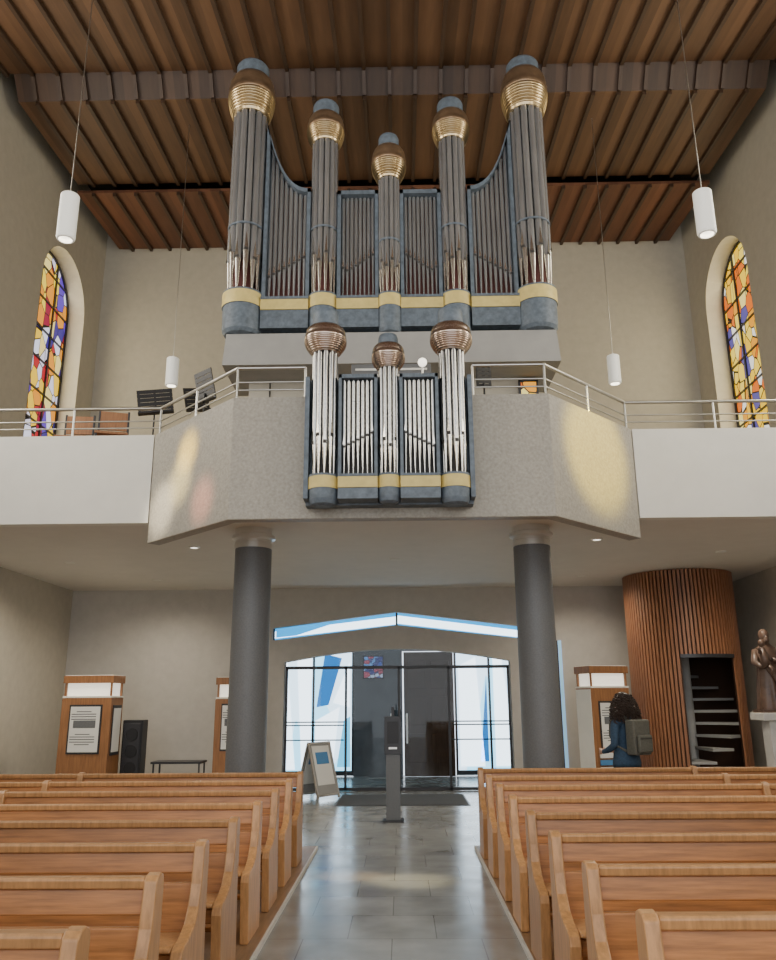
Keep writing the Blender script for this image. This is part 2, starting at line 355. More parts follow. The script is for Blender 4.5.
b=MB('gallery_parapet_side'); b.box(-W+.005,-3.07,9.75,9.9,ZC,ZP,'white'); b.box(3.07,W-.005,9.75,9.9,ZC,ZP,'white'); b.build()
b=MB('gallery_parapet_front')
out=[(-3.06,9.75),(-1.78,8.46),(1.78,8.46),(3.06,9.75)]; inn=[(2.95,9.9),(1.72,8.62),(-1.72,8.62),(-2.95,9.9)]
b.prism(out+inn,'z',3.55,ZP,'parapet'); b.build(0.01)
# ceiling
b=MB('ceiling')
panels=[((16.0,11.55),(13.6,11.32),'ceil2'),((13.6,11.52),(11.1,11.32),'ceil'),((11.1,11.32),(10.85,11.66),'riser_shade'),
((10.85,11.66),(8.3,11.28),'ceil'),((8.3,11.28),(8.15,11.7),'riser_shade'),((8.15,11.7),(5.4,11.28),'ceil'),((5.4,11.28),(5.25,11.7),'riser_shade'),
((5.25,11.7),(2.5,11.28),'ceil'),((2.5,11.28),(2.35,11.7),'riser_shade'),((2.35,11.7),(-6,11.3),'ceil')]
hws=[6.2,6.2,6.2,6.38,6.38,6.38,6.38,6.38,6.38,6.38]
for i,(p,q,k) in enumerate(panels):
    hw=hws[i]
    b.prism([p,q,(q[0],q[1]+.06),(p[0],p[1]+.06)],'x',-hw,hw,k)
    x=-5.88-.42
    while x<hw-.03:
        if x>-hw+.03:
            if k!='riser_shade':
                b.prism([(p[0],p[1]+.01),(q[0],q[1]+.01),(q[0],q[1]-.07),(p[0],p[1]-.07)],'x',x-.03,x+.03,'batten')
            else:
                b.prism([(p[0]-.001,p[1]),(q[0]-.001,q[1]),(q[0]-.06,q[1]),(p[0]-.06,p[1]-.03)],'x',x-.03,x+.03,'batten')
        x+=0.42
b.build()
b=MB('ceiling_roof_deck'); b.box(-7,7,-6,16.3,12.3,12.5,'void'); b.build()
for sx in(-1.82,1.79):
    b=MB('column',(sx,10.25,0)); c=(sx,10.25)
    b.lathe([(0,0),(0.30,0),(0.30,0.08),(0.245,0.1),(0.242,1.5),(0.235,3.55)],c,'column',40)
    b.lathe([(0.235,3.55),(0.245,3.55),(0.245,3.62),(0.235,3.63),(0.235,3.66),(0.28,3.68),(0.28,3.72),(0.235,3.74),(0.235,ZC),(0,ZC)],c,'chrome',40)
    b.build()
for i,(x,y) in enumerate([(-2.9,11.4),(2.85,11.1),(-5.2,12.6),(5.0,12.2),(-4.4,14.6),(0,12.6),(3.4,14.6)]):  # first two are fixtures; the others are added fill under the gallery
    b=MB('downlight_and_fill',(x,y,ZC)); b.lathe([(0,ZC-.012),(0.055,ZC-.012)],(x,y),'glow' if i<2 else 'white',20)
    b.lathe([(0.055,ZC-.015),(0.08,ZC-.012),(0.085,ZC)],(x,y),'chrome' if i<2 else 'white',20); ob=b.build()
    l=bpy.data.lights.new('downlight_and_fill_beam','SPOT'); l.energy=150; l.spot_size=math.radians(160); l.spot_blend=0.9; l.color=(1,.88,.70); l.shadow_soft_size=.08
    o=bpy.data.objects.new('downlight_and_fill_beam',l); o.parent=ob; o.location=(0,0,-.05); COL.objects.link(o)

def rail(name,pts,zb,zt):
    b=MB(name,(pts[0][0],pts[0][1],zb))
    P=[Vector((p[0],p[1],0)) for p in pts]
    for z,r in((zt,.022),((zb+zt)/2+.02,.010),(zb+.12,.010)):
        for i in range(len(P)-1): b.cyl(P[i]+Vector((0,0,z)),P[i+1]+Vector((0,0,z)),r,r,'rail',10)
    for i in range(len(P)-1):
        L=(P[i+1]-P[i]).length; n=max(1,round(L/1.1))
        for j in range(n+1):
            q=P[i].lerp(P[i+1],j/n); b.cyl(q+Vector((0,0,zb)),q+Vector((0,0,zt)),.016,.016,'rail',8)
    b.build()
rail('gallery_railing',[(-6.45,9.82),(-3.02,9.82),(-1.76,8.55),(-0.98,8.55)],ZP,5.36)
rail('gallery_railing',[(0.94,8.55),(1.76,8.55),(3.02,9.82),(6.45,9.82)],ZP,5.36)

# ------------------------------------------------------------------ organ
def tower(b,cx,cy,z,rt,rb,rbell,rcap,bellk='bronze',ringk='bronzeg',pipek='tin',n=12,hf=0.6,core='red',band=True):
    zb,zg0,zg1,zp,zbe,zc=z
    b.lathe([(0,zb),(rb*.55,zb),(rb*.85,zb+.02),(rb*.97,zb+.07),(rb,zb+.13),(rb,zg0),(rb*1.05,zg0)],(cx,cy),'blue',36)
    b.lathe([(rb*1.05,zg0),(rb*1.05,zg1)],(cx,cy),'gold',36)
    b.lathe([(rb*1.05,zg1),(rb*1.05,zg1+.025),(0,zg1+.025)],(cx,cy),'blue',36)
    rc=rt/(1+math.sin(pi/n)); pr=rc*math.sin(pi/n)
    b.cyl((cx,cy,zg1),(cx,cy,zg1+hf),rc*.72,rc*.72,core,20)
    b.cyl((cx,cy,zg1+hf),(cx,cy,zp),rc*.8,rc*.8,'core',20)
    z0=zg1+.02
    for i in range(n):
        a=2*pi*(i+.5)/n; x=cx+rc*math.cos(a); y=cy+rc*math.sin(a); h=hf*(1 if i%2 else .8)
        b.cyl((x,y,z0),(x,y,z0+h),pr*.3,pr*.9,'foot',12)
        b.cyl((x,y,z0+h),(x,y,zp),pr*.9,pr*.9,pipek,16)
        ox,oy=math.cos(a),math.sin(a); R=Matrix.Rotation(a-pi/2,3,'Z')
        b.rbox((x+ox*pr*.86,y+oy*pr*.86,z0+h+.02),(pr*1.1,pr*.25,.035),'casedark',R)
        q=[Vector((-pr*.5,pr*.98,.04)),Vector((pr*.5,pr*.98,.04)),Vector((0,pr*.94,hf*.5))]
        b.add([Vector((x,y,z0+h))+R@v for v in q],[(0,1,2)],'foot')
    if band:
        zz=zg1+hf*1.75
        b.lathe([(rt*.95,zz-.015),(rt*1.0,zz-.015),(rt*1.0,zz+.015),(rt*.95,zz+.015)],(cx,cy),'blue',36)
    H=zbe-zp
    b.lathe([(rt*.9,zp),(rt*1.02,zp),(rt*1.08,zp+.05*H)],(cx,cy),ringk,40)
    prof=[]; m=7
    for i in range(m):
        t=i/m; r=rt*1.08+(rbell-rt*1.08)*math.sin(t*pi/2); t2=(i+1)/m; r2=rt*1.08+(rbell-rt*1.08)*math.sin(t2*pi/2)
        h0=.05+t*.45; h1=.05+t2*.45
        prof+=[(r,h0),(r2*1.005,h0+.012),(r2*1.01,(h0+h1)/2),(r2*1.0,h1-.01),(r2*.98,h1)]
    b.lathe([(r,zp+h*H) for r,h in prof],(cx,cy),ringk,40,share=True)
    pr2=[(rbell*.98,.5),(rbell*1.0,.515),(rbell,.60),(rbell*.975,.615),(rbell*.97,.72),(rbell*.93,.84),(rbell*.86,.93),(rbell*.76,1.0),(rcap,1.0)]
    b.lathe([(r,zp+h*H) for r,h in pr2],(cx,cy),bellk,40,share=True)
    b.lathe([(rcap,zbe),(rcap,zc-.04),(rcap*.9,zc),(0,zc)],(cx,cy),'blue',36)
def flat(b,x0,x1,y,z0,topf,n,k,footf,fw=.05,dep=.12,back='red'):
    w=(x1-x0-2*fw)/n; r=w*.44
    for i in range(n):
        x=x0+fw+w*(i+.5); zt=topf(x)-fw; zf=footf((i+.5)/n)
        b.cyl((x,y,z0),(x,y,z0+zf),r*.35,r*.9,k,8)
        b.cyl((x,y,z0+zf),(x,y,zt),r,r,k,12)
        b.box(x-r*.55,x+r*.55,y-r-.004,y-r+.01,z0+zf+.005,z0+zf+.03,'casedark')
        q=[(x-r*.6,y-r-.005,z0+zf+.04),(x+r*.6,y-r-.005,z0+zf+.04),(x,y-r-.005,z0+zf+.16)]
        b.add(q,[(0,1,2)],'foot')
    N=12; tp=[(x0+(x1-x0)*i/N,topf(x0+(x1-x0)*i/N)) for i in range(N+1)]
    b.prism([(x0,z0)]+tp+[(x1,z0)],'y',y+r+.02,y+r+.05,back)
    for xa,xb in((x0,x0+fw),(x1-fw,x1)):
        za=topf(xa); zb_=topf(xb); b.prism([(xa,z0),(xa,za),(xb,zb_),(xb,z0)],'y',y-dep,y+.3,'blue')
    lo=[(p[0],p[1]-fw*1.3) for p in tp]
    for i in range(N): b.prism([lo[i],tp[i],tp[i+1],lo[i+1]],'y',y-dep,y+.3,'blue')

OY=10.4
e=empty('pipe_organ',(0,OY,6.5))
b=MB('towers',(0,OY,6.5))
tower(b,-2.14,OY,(6.62,7.06,7.26,10.30,11.02,11.26),.265,.28,.36,.25,hf=.62)
tower(b, 2.08,OY,(6.62,7.06,7.26,10.28,11.00,11.22),.265,.28,.36,.25,hf=.62)
tower(b,-0.98,OY,(6.60,7.03,7.22,9.80,10.30,10.52),.205,.205,.285,.20,hf=.62)
tower(b, 0.93,OY,(6.60,7.03,7.22,9.80,10.30,10.52),.205,.205,.285,.20,hf=.62)
tower(b,-0.02,OY-.05,(6.62,7.02,7.20,9.12,9.66,9.88),.165,.165,.26,.155,hf=.5)
b.build(parent=e)
b=MB('case',(0,OY,6.5))
YF=OY+.02
def swL(x): 
    s=min(1,max(0,(x+1.86)/.68)); return 9.0+1.15*(1-s)**2.6
def swR(x): 
    s=min(1,max(0,(1.82-x)/.68)); return 9.0+1.15*(1-s)**2.6
z0=7.2
flat(b,-1.86,-1.18,YF,z0,swL,8,'tin',lambda t:.35+.35*t)
flat(b,1.14,1.82,YF,z0,swR,8,'tin',lambda t:.35+.35*(1-t))
flat(b,-.78,-.18,YF,z0,lambda x:8.95,8,'tin',lambda t:.45+.35*abs(t-.2))
flat(b,.14,.74,YF,z0,lambda x:8.95,8,'tin',lambda t:.45+.35*abs(.8-t))
for x0,x1 in((-1.86,-1.18),(-.78,-.18),(.14,.74),(1.14,1.82)):
    b.box(x0,x1,YF-.14,YF+.3,6.72,7.0,'blue'); b.box(x0,x1,YF-.16,YF+.3,7.0,7.16,'gold'); b.box(x0,x1,YF-.17,YF+.3,7.16,7.2,'blue')
N=14
prof=[(-2.3,6.7),(-2.3,10.2),(-1.9,10.2)]+[(-1.86+.68*i/N,swL(-1.86+.68*i/N)) for i in range(N+1)]+[(1.14+.68*i/N,swR(1.14+.68*i/N)) for i in range(N+1)]+[(1.9,10.2),(2.26,10.2),(2.26,6.7)]
b.prism(prof,'y',YF+.3,YF+.95,'blue')
b.build(parent=e)
b=MB('plinth',(0,OY,6.5))
b.prism([(-2.32,6.62),(2.30,6.62),(2.34,6.15),(-2.36,6.15)],'y',OY-.15,YF+1.0,'plinthgrey')
b.box(-2.1,2.1,OY+.5,OY+.95,4.02,6.15,'plaster')
for x in(-1.2,0,1.2): b.box(x-.6,x-.58,OY+.485,OY+.5,4.02,6.15,'casedark')
b.build(parent=e)

PY=8.21
e2=empty('choir_positive_organ',(0,PY,4.5))
b=MB('towers',(0,PY,4.5))
tower(b,-.72,PY,(3.62,3.80,3.93,5.36,5.68,5.88),.145,.155,.235,.14,'copper','copper','tinb',n=11,hf=.42,core='core',band=False)
tower(b, .68,PY,(3.62,3.80,3.93,5.36,5.68,5.88),.145,.155,.235,.14,'copper','copper','tinb',n=11,hf=.42,core='core',band=False)
tower(b,-.02,PY-.03,(3.64,3.80,3.93,5.16,5.44,5.56),.115,.12,.185,.11,'copper','copper','tinb',n=11,hf=.36,core='core',band=False)
b.build(parent=e2)
b=MB('case',(0,PY,4.5))
PB=8.452
for x0,x1 in((-.56,-.14),(.10,.52)):
    flat(b,x0,x1,PY-.06,3.95,lambda x:5.08,7,'tinb',(lambda t:.28+.18*t) if x0<0 else (lambda t:.46-.18*t),fw=.035,dep=.06,back='core')
    b.box(x0,x1,PY-.12,PB,3.68,3.80,'blue'); b.box(x0,x1,PY-.13,PB,3.80,3.92,'gold'); b.box(x0,x1,PY-.135,PB,3.92,3.95,'blue')
b.box(-.92,.88,PY+.1,PB,3.66,5.1,'blue')
for x in(-.93,.84): b.box(x,x+.05,PY-.06,PB,3.7,5.08,'blue')
b.build(0.004,parent=e2)
b=MB('organ_console',(0,9.4,4.02)); b.box(-.8,.8,9.15,9.75,4.02,5.35,'kwood'); b.box(-.86,.86,9.05,9.8,5.35,5.42,'plinthgrey'); b.box(-.5,.5,9.3,9.36,5.42,5.72,'column')
for k_ in range(3): b.box(-.45,.45,9.29,9.3,5.47+k_*.08,5.5+k_*.08,'paper')
b.build(.01)
b=MB('globe_lamp',(.38,8.9,4.02)); b.lathe([(0,4.03),(.12,4.03),(.12,4.05),(.015,4.07),(.012,5.5)],(.38,8.9),'chrome',16); b.ball((.38,8.9,5.56),.055,'glow'); b.build()

def mstand(x,y,zt,rot,tilt=.5,w=.5,h=.4):
    b=MB('music_stand',(x,y,4.02)); z=4.02
    for a in(0,2.1,4.2): b.cyl((x,y,z+.25),(x+.28*math.cos(a+rot),y+.28*math.sin(a+rot),z+.012),.01,.01,'black',6)
    b.cyl((x,y,z+.2),(x,y,zt-.1),.012,.012,'black',8)
    R=Matrix.Rotation(rot,3,'Z')@Matrix.Rotation(tilt,3,'X')@Matrix.Rotation(-.15,3,'Y'); c=Vector((x,y,zt))
    for i in range(6): b.rbox(c+R@Vector((0,0,h*(-.4+.16*i))),(w,.012,h*.135),'black',R)
    for s_ in(-1,0,1): b.rbox(c+R@Vector((s_*w*.45,.004,0)),(.03,.016,h*.93),'black',R)
    b.rbox(c+R@Vector((0,-.04,-h*.48)),(w,.09,.015),'black',R)
    b.build()
mstand(-3.3,10.4,5.68,.2,-.1,.48); mstand(-2.50,9.95,5.72,-.5,.15,.30,.46); mstand(-2.78,10.6,5.78,.4,-.2,.34); mstand(1.12,9.0,5.42,.5,.2,.2,.3)
b=MB('choir_riser',(-4.1,11.0,4.02)); b.box(-5.2,-3.55,10.25,11.6,4.02,4.80,'podium'); b.box(-5.22,-3.53,10.23,11.62,4.80,4.83,'kwood'); b.build()
def chair(x,y,rot):
    z=4.83; b=MB('choir_chair',(x,y,z)); R=Matrix.Rotation(rot,3,'Z'); o=Vector((x,y,z))
    def bx(c,s,k): b.rbox(o+R@Vector(c),s,k,R)
    for sx in(-.2,.2):
        bx((sx,-.2,.22),(.03,.03,.44),'dark'); bx((sx,.2,.46),(.03,.03,.92),'dark')
    bx((0,0,.455),(.44,.44,.04),'kwood'); bx((0,.2,.76),(.42,.025,.28),'kwood'); bx((0,.2,.56),(.40,.02,.04),'dark'); bx((0,-.2,.2),(.38,.02,.02),'dark')
    b.build(.006)
chair(-4.0,10.75,.3); chair(-4.6,10.9,.1)
b=MB('framed_yellow_panel',(1.95,10.85,5.9)); b.box(1.85,2.09,10.83,10.88,5.5,6.08,'stR')  # small framed panel in the same yellow pattern as the right windows
for x in(1.83,2.08): b.box(x,x+.03,10.82,10.89,5.47,6.11,'dark')
b.box(1.83,2.11,10.82,10.89,6.08,6.11,'dark'); b.box(1.83,2.11,10.82,10.89,5.47,5.5,'dark'); b.build()

for x,y,zt,zb_ in((-3.45,7.5,6.97,6.42),(3.36,7.5,6.88,6.36),(-3.52,11.8,6.97,6.49),(3.5,11.8,6.91,6.43)):
    b=MB('pendant_lamp',(x,y,zt)); c=(x,y); zc_=11.45
    b.cyl((x,y,zt),(x,y,zc_),.006,.006,'rail',6)
    b.lathe([(0,zt+.03),(.02,zt+.03),(.03,zt),(.09,zt-.01),(.098,zt-.02)],c,'white',24)
    b.lathe([(.098,zt-.02),(.098,zb_+.02),(.09,zb_),(.07,zb_-.005)],c,'shade',28)
    b.lathe([(.07,zb_-.005),(.07,zb_+.03),(0,zb_+.03)],c,'glow',24)
    b.build()

# ------------------------------------------------------------------ pews
def pew_mesh(sg,name):
    b=MB(name); L=4.75
    endp=[(.06,0.0),(.03,.45),(.045,.84),(.035,.872),(.0,.885),(-.045,.88),(-.07,.86),(-.085,.78),(-.105,.68),(-.145,.58),(-.21,.51),(-.31,.475),(-.40,.46),(-.44,.445),(-.455,.40),(-.43,.25),(-.40,.0)]
    for xc in(0,L/2,L):
        x0,x1=sorted((sg*xc,sg*(xc+.06))); b.prism(endp,'x',x0,x1,'pewlight')
    x0,x1=sorted((sg*.06,sg*L))
    b.prism([(-.05,.825),(-.055,.862),(-.045,.873),(.09,.855),(.10,.842),(.09,.83),(-.01,.825)],'x',x0,x1,'pewlight')
    b.prism([(-.030,.826),(-.002,.826),(-.022,.72),(-.050,.72)],'x',x0,x1,'pew')
    b.prism([(-.052,.675),(-.024,.675),(-.07,.44),(-.10,.44)],'x',x0,x1,'pew')
    b.prism([(-.09,.415),(-.42,.43),(-.45,.44),(-.445,.458),(-.42,.465),(-.09,.445)],'x',x0,x1,'pewlight')
    b.prism([(-.39,.34),(-.365,.34),(-.365,.42),(-.39,.42)],'x',x0,x1,'pew')
    b.prism([(.20,.15),(.36,.13),(.36,.16),(.20,.18)],'x',x0,x1,'pew')
    for xc in(.3,L/2,L-.3):
        xa,xb=sorted((sg*xc,sg*(xc+.04))); b.prism([(.03,.26),(.03,.20),(.22,.01),(.34,.01),(.34,.13),(.22,.15)],'x',xa,xb,'pew')
    ob=b.build(); me=ob.data; bpy.data.objects.remove(ob); return me
for sg,d0,dd,px in((-1,3.01,.882,-.99),(1,3.21,.905,.93)):
    me=pew_mesh(sg,'pew')
    for i in range(-1,8):
        o=bpy.data.objects.new('church_pew',me); o.location=(px,d0+dd*i,0.032); COL.objects.link(o); addbevel(o,.009,3)
for sg in(-1,1):
    b=MB('pew_podium',(sg*3.3,5.5,0)); x0,x1=sorted((sg*.92,sg*5.85)); b.box(x0,x1,1.3,10.0,0,.03,'podium')
    xa,xb=sorted((sg*.90,sg*.92)); b.box(xa,xb,1.3,10.0,0,.032,'stone'); b.build()

# ------------------------------------------------------------------ entrance objects
sx=-.05
b=MB('donation_stele',(sx,12.2,0)); b.box(sx-.10,sx+.10,12.1,12.3,0.02,.9,'column'); b.box(sx-.15,sx+.15,12.05,12.35,0,.02,'dark')
b.box(sx-.12,sx+.12,12.08,12.32,.9,1.42,'dark'); b.box(sx-.08,sx+.08,12.07,12.08,1.05,1.35,'black'); b.box(sx-.06,sx+.06,12.065,12.07,.97,1.0,'chrome'); b.box(sx-.02,sx+.02,12.18,12.22,1.42,1.55,'dark'); b.build(.006)
b=MB('door_mat',(0,14.6,0)); b.box(-1.0,1.15,13.9,15.4,0,.012,'mat'); b.box(-1.03,1.18,13.87,15.43,0,.008,'dark'); b.build()
b=MB('a_frame_sign',(-1.4,14.9,0)); aR=Matrix.Rotation(.9,3,'Z')
for s_ in(-1,1):
    R=aR@Matrix.Rotation(s_*.28,3,'X'); c=Vector((-1.4,14.9,.48))+aR@Vector((0,s_*.135,0))
    for xx in(-.26,.26): b.rbox(c+R@Vector((xx,0,0)),(.035,.025,.96),'chrome',R)
    for zz in(-.42,.46): b.rbox(c+R@Vector((0,0,zz)),(.52,.025,.035),'chrome',R)
    b.rbox(c+R@Vector((0,0,.02)),(.50,.012,.86),'plinthgrey',R)
    b.rbox(c+R@Vector((0,-.008,.08)),(.42,.01,.66),'paper',R)
    b.rbox(c+R@Vector((0,-.016,.2)),(.3,.006,.2),'bluepaint',R)
b.build()
def kiosk(x,y,w,d,h,rot,kind):
    b=MB('exhibition_kiosk',(x,y,0)); R=Matrix.Rotation(rot,3,'Z'); o=Vector((x,y,0))
    def bx(cx,cy,cz,sx,sy,sz,k): b.rbox(o+R@Vector((cx,cy,cz)),(sx,sy,sz),k,R)
    hb=h-.36
    bx(0,0,.03,w-.06,d-.06,.06,'dark')
    side='white' if kind else 'kwood'
    bx(0,0,.06+(hb-.06)/2,w,d,hb-.06,'kwood')
    bx(-w/2-.006,0,.06+(hb-.06)/2,.012,d-.02,hb-.1,side)
    bx(0,0,hb+.12,w-.10,d-.10,.24,'glow2')
    bx(0,0,hb+.015,w+.01,d+.01,.03,'white')
    bx(0,0,h-.06,w+.02,d+.02,.12,'kwood'); bx(0,0,h+.005,w-.02,d-.02,.012,'white')
    for sx in(-1,1):
        for sy in(-1,1): bx(sx*(w/2-.03),sy*(d/2-.03),hb+.12,.03,.03,.24,'kwood')
    bx(0,-d/2-.01,1.22,w*.66,.02,.78,'dark'); bx(0,-d/2-.022,1.22,w*.60,.008,.72,'paper')
    for i in range(9): bx(-.02,-d/2-.028,1.5-.04*i-(0.2 if i>3 else 0),w*.5*(1 if i%4 else .6),.004,.012,'ink')
    bx(.0,-d/2-.028,1.3,w*.45,.004,.12,'column')
    bx(w/2+.008,0,1.2,.014,d*.7,.8,'dark'); bx(w/2+.016,0,1.2,.008,d*.6,.7,'paper')
    if kind:
        for i in range(5): bx(-.15+.0*i,-d/2-.03,.75-.11*i,.28,.03,.08,'bluepaint' if i%2 else 'paper')
    b.build(.005)
kiosk(-5.15,14.0,.84,.5,2.08,-.05,0)
kiosk(-2.83,14.6,.62,.5,2.05,.0,0)
kiosk(3.51,14.2,.72,.5,2.18,.3,1)
b=MB('loudspeaker',(-4.50,14.3,0)); b.box(-4.68,-4.34,14.2,14.5,.05,1.35,'black'); b.box(-4.65,-4.37,14.18,14.2,.1,1.3,'dark'); b.box(-4.72,-4.30,14.15,14.55,0,.05,'black')
for i in range(4): b.cyl((-4.51,14.17,.3+.27*i),(-4.51,14.185,.3+.27*i),.1,.11,'black',20)
b.build(.01)
b=MB('side_table',(-3.75,14.4,0)); b.box(-4.15,-3.3,14.15,14.6,.64,.675,'dark')
for x in(-4.12,-3.35):
    for y in(14.18,14.55): b.box(x,x+.025,y,y+.025,0,.64,'dark')
b.build()
b=MB('door_2',(-6.47,12.2,0)); b.box(-6.498,-6.46,11.4,13.0,0.0,2.15,'white')
for y0,y1 in((11.34,11.40),(13.0,13.06)): b.box(-6.498,-6.44,y0,y1,0,2.2,'plaster_low')
b.box(-6.498,-6.44,11.34,13.06,2.15,2.21,'plaster_low'); b.cyl((-6.45,11.52,1.05),(-6.4,11.52,1.05),.02,.02,'chrome',8); b.cyl((-6.4,11.52,1.05),(-6.4,11.64,1.05),.01,.01,'chrome',8); b.build()
cx,cy,R0=5.13,14.7,.93
e3=empty('slatted_spiral_stair_enclosure',(cx,cy,0))
b=MB('slats',(cx,cy,0)); n=88; oa,ob_=248,308
for i in range(n):
    a=2*pi*i/n; an=math.degrees(a)%360
    z0_=2.3 if oa<an<ob_ else .0
    Rm=Matrix.Rotation(a,3,'Z'); h=3.8-z0_
    b.rbox((cx+R0*math.cos(a),cy+R0*math.sin(a),z0_+h/2),(.035,.042,h),'slat',Rm)
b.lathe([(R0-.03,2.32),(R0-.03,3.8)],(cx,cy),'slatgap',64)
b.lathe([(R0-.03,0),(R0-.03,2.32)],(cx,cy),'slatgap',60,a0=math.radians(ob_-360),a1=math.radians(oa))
b.lathe([(R0-.03,2.3),(R0+.03,2.3),(R0+.03,2.36)],(cx,cy),'dark',20,a0=math.radians(oa),a1=math.radians(ob_))
b.build(parent=e3)
b=MB('spiral_steps',(cx,cy,0)); b.cyl((cx,cy,0),(cx,cy,3.8),.08,.08,'plinthgrey')
for i in range(16):
    a=math.radians(200+i*24); a2=a+math.radians(27); z=.2*(i+1)
    b.prism([(cx,cy),(cx+.85*math.cos(a),cy+.85*math.sin(a)),(cx+.85*math.cos(a2),cy+.85*math.sin(a2))],'z',z,z+.045,'plinthgrey')
b.build(parent=e3)

sx,sy=5.62,12.5
b=MB('stone_pedestal',(sx,sy,0)); b.box(sx-.2,sx+.2,sy-.2,sy+.2,0,.12,'stone'); b.box(sx-.14,sx+.14,sy-.14,sy+.14,.12,1.32,'stone'); b.box(sx-.26,sx+.26,sy-.24,sy+.24,1.32,1.43,'stone'); b.build(.012)
b=MB('saint_statue_with_child',(sx,sy,1.43)); zb=1.435
rings=[(.20,.17,0),(.205,.17,.06),(.19,.16,.25),(.175,.15,.45),(.16,.135,.62),(.155,.125,.75),(.165,.12,.86),(.15,.105,.94),(.08,.07,.99),(.055,.055,1.02)]
n=40; vs=[];fs=[]
for j,(rx,ry,z) in enumerate(rings):
    for i in range(n):
        a=2*pi*i/n; amp=.10*max(0,1-z/.95); f=1+amp*math.sin(7*a+z*3)+amp*.6*math.sin(11*a+1)
        vs.append((sx+rx*f*math.cos(a),sy+ry*f*math.sin(a),zb+z))
for j in range(len(rings)-1):
    for i in range(n): fs.append((j*n+i,j*n+(i+1)%n,(j+1)*n+(i+1)%n,(j+1)*n+i))
b.add(vs,fs,'statue',True)
b.ball((sx-.01,sy-.02,zb+1.11),(.068,.08,.10),'statue'); b.ball((sx,sy+.01,zb+1.13),(.078,.085,.095),'statue')
b.ball((sx-.01,sy-.09,zb+1.05),(.04,.035,.06),'statue'); b.cyl((sx-.01,sy-.09,zb+1.12),(sx-.01,sy-.118,zb+1.085),.008,.014,'statue',8)
b.tube([(sx-.15,sy,zb+.90),(sx-.21,sy-.05,zb+.72),(sx-.17,sy-.15,zb+.66),(sx-.06,sy-.20,zb+.70)],.05,'statue',12,[.06,.06,.045,.03])
b.tube([(sx+.15,sy,zb+.90),(sx+.21,sy-.05,zb+.74),(sx+.15,sy-.17,zb+.72),(sx-.0,sy-.2,zb+.76)],.05,'statue',12,[.06,.06,.045,.03])
b.tube([(sx-.10,sy-.17,zb+.66),(sx-.11,sy-.17,zb+.78),(sx-.12,sy-.16,zb+.92)],.06,'statue',14,[.075,.068,.045]); b.ball((sx-.125,sy-.17,zb+1.0),(.05,.055,.062),'statue')
b.tube([(sx-.12,sy-.17,zb+.88),(sx-.18,sy-.2,zb+.86),(sx-.2,sy-.24,zb+.94)],.02,'statue',8,[.025,.022,.016])
b.tube([(sx-.08,sy-.19,zb+.68),(sx-.05,sy-.26,zb+.62),(sx-.06,sy-.26,zb+.52)],.03,'statue',8,[.035,.03,.02])
b.tube([(sx-.15,sy-.06,zb+.88),(sx-.05,sy-.16,zb+.6),(sx+.12,sy-.17,zb+.35),(sx+.17,sy-.13,zb+.1)],.03,'statue',8,[.03,.04,.045,.03])
b.box(sx-.22,sx+.22,sy-.19,sy+.19,zb-.003,zb+.04,'statue')
b.build()

# ------------------------------------------------------------------ woman
wl=Vector((2.86,10.5,0)); wr=math.radians(-146)
ew=empty('woman_with_backpack',wl); ew.rotation_euler=(0,0,wr); ew.scale=(1.03,1.03,.985)
V=[];E=[];Rr=[];idx={}
def sv(n,co,r,par=None):
    idx[n]=len(V); V.append(co); Rr.append(r if isinstance(r,tuple) else (r,r))
    if par: E.append((idx[par],idx[n]))
sv('pelvis',(0,0,.95),(.155,.115)); sv('waist',(0,0,1.10),(.13,.10),'pelvis'); sv('chest',(0,.005,1.27),(.155,.11),'waist'); sv('upper',(0,.015,1.40),(.115,.085),'chest')
sv('neck',(0,.005,1.49),(.055,.055),'upper'); sv('nk2',(0,-.01,1.54),(.052,.055),'neck'); sv('skull',(0,-.02,1.61),(.07,.085),'nk2')
for s_,n_ in((-1,'r'),(1,'l')):
    sv('sh'+n_,(s_*.165,.01,1.39),(.06,.06),'upper'); sv('ua'+n_,(s_*.215,.03,1.26),.052,'sh'+n_); sv('el'+n_,(s_*.25,.05,1.12),.045,'ua'+n_)
    sv('fa'+n_,(s_*.235,-.06,1.06),.040,'el'+n_); sv('wr'+n_,(s_*.19,-.18,1.03),.028,'fa'+n_); sv('pm'+n_,(s_*.165,-.245,1.035),(.036,.020),'wr'+n_)
    for i,(dz,ln) in enumerate(((.03,.055),(.01,.062),(-.01,.057),(-.03,.045))):
        sv('f%d'%i+n_,(s_*.15,-.275,1.035+dz),.010,'pm'+n_); sv('g%d'%i+n_,(s_*(.145-ln*.35),-.28-ln*.5,1.03+dz),.009,'f%d'%i+n_); sv('h%d'%i+n_,(s_*(.145-ln),-.275-ln*.35,1.025+dz),.008,'g%d'%i+n_)
    sv('t0'+n_,(s_*.14,-.215,1.065),.012,'pm'+n_); sv('t1'+n_,(s_*.12,-.245,1.085),.010,'t0'+n_)
    sv('hp'+n_,(s_*.09,0,.88),(.095,.10),'pelvis'); sv('th'+n_,(s_*.10,-.01,.68),(.08,.085),'hp'+n_); sv('kn'+n_,(s_*.105,-.015,.49),(.057,.062),'th'+n_)
    sv('ca'+n_,(s_*.105,.01,.34),(.052,.058),'kn'+n_); sv('an'+n_,(s_*.105,.02,.10),(.037,.04),'ca'+n_); sv('ft'+n_,(s_*.11,-.04,.048),(.042,.038),'an'+n_); sv('to'+n_,(s_*.115,-.14,.038),(.042,.028),'ft'+n_)
me=bpy.data.meshes.new('body_skel'); me.from_pydata(V,E,[]); ob=bpy.data.objects.new('body_skel',me); COL.objects.link(ob)
sk=ob.modifiers.new('s','SKIN')
for i,r in enumerate(Rr):
    me.skin_vertices[0].data[i].radius=r
    me.skin_vertices[0].data[i].use_root=(i==0)
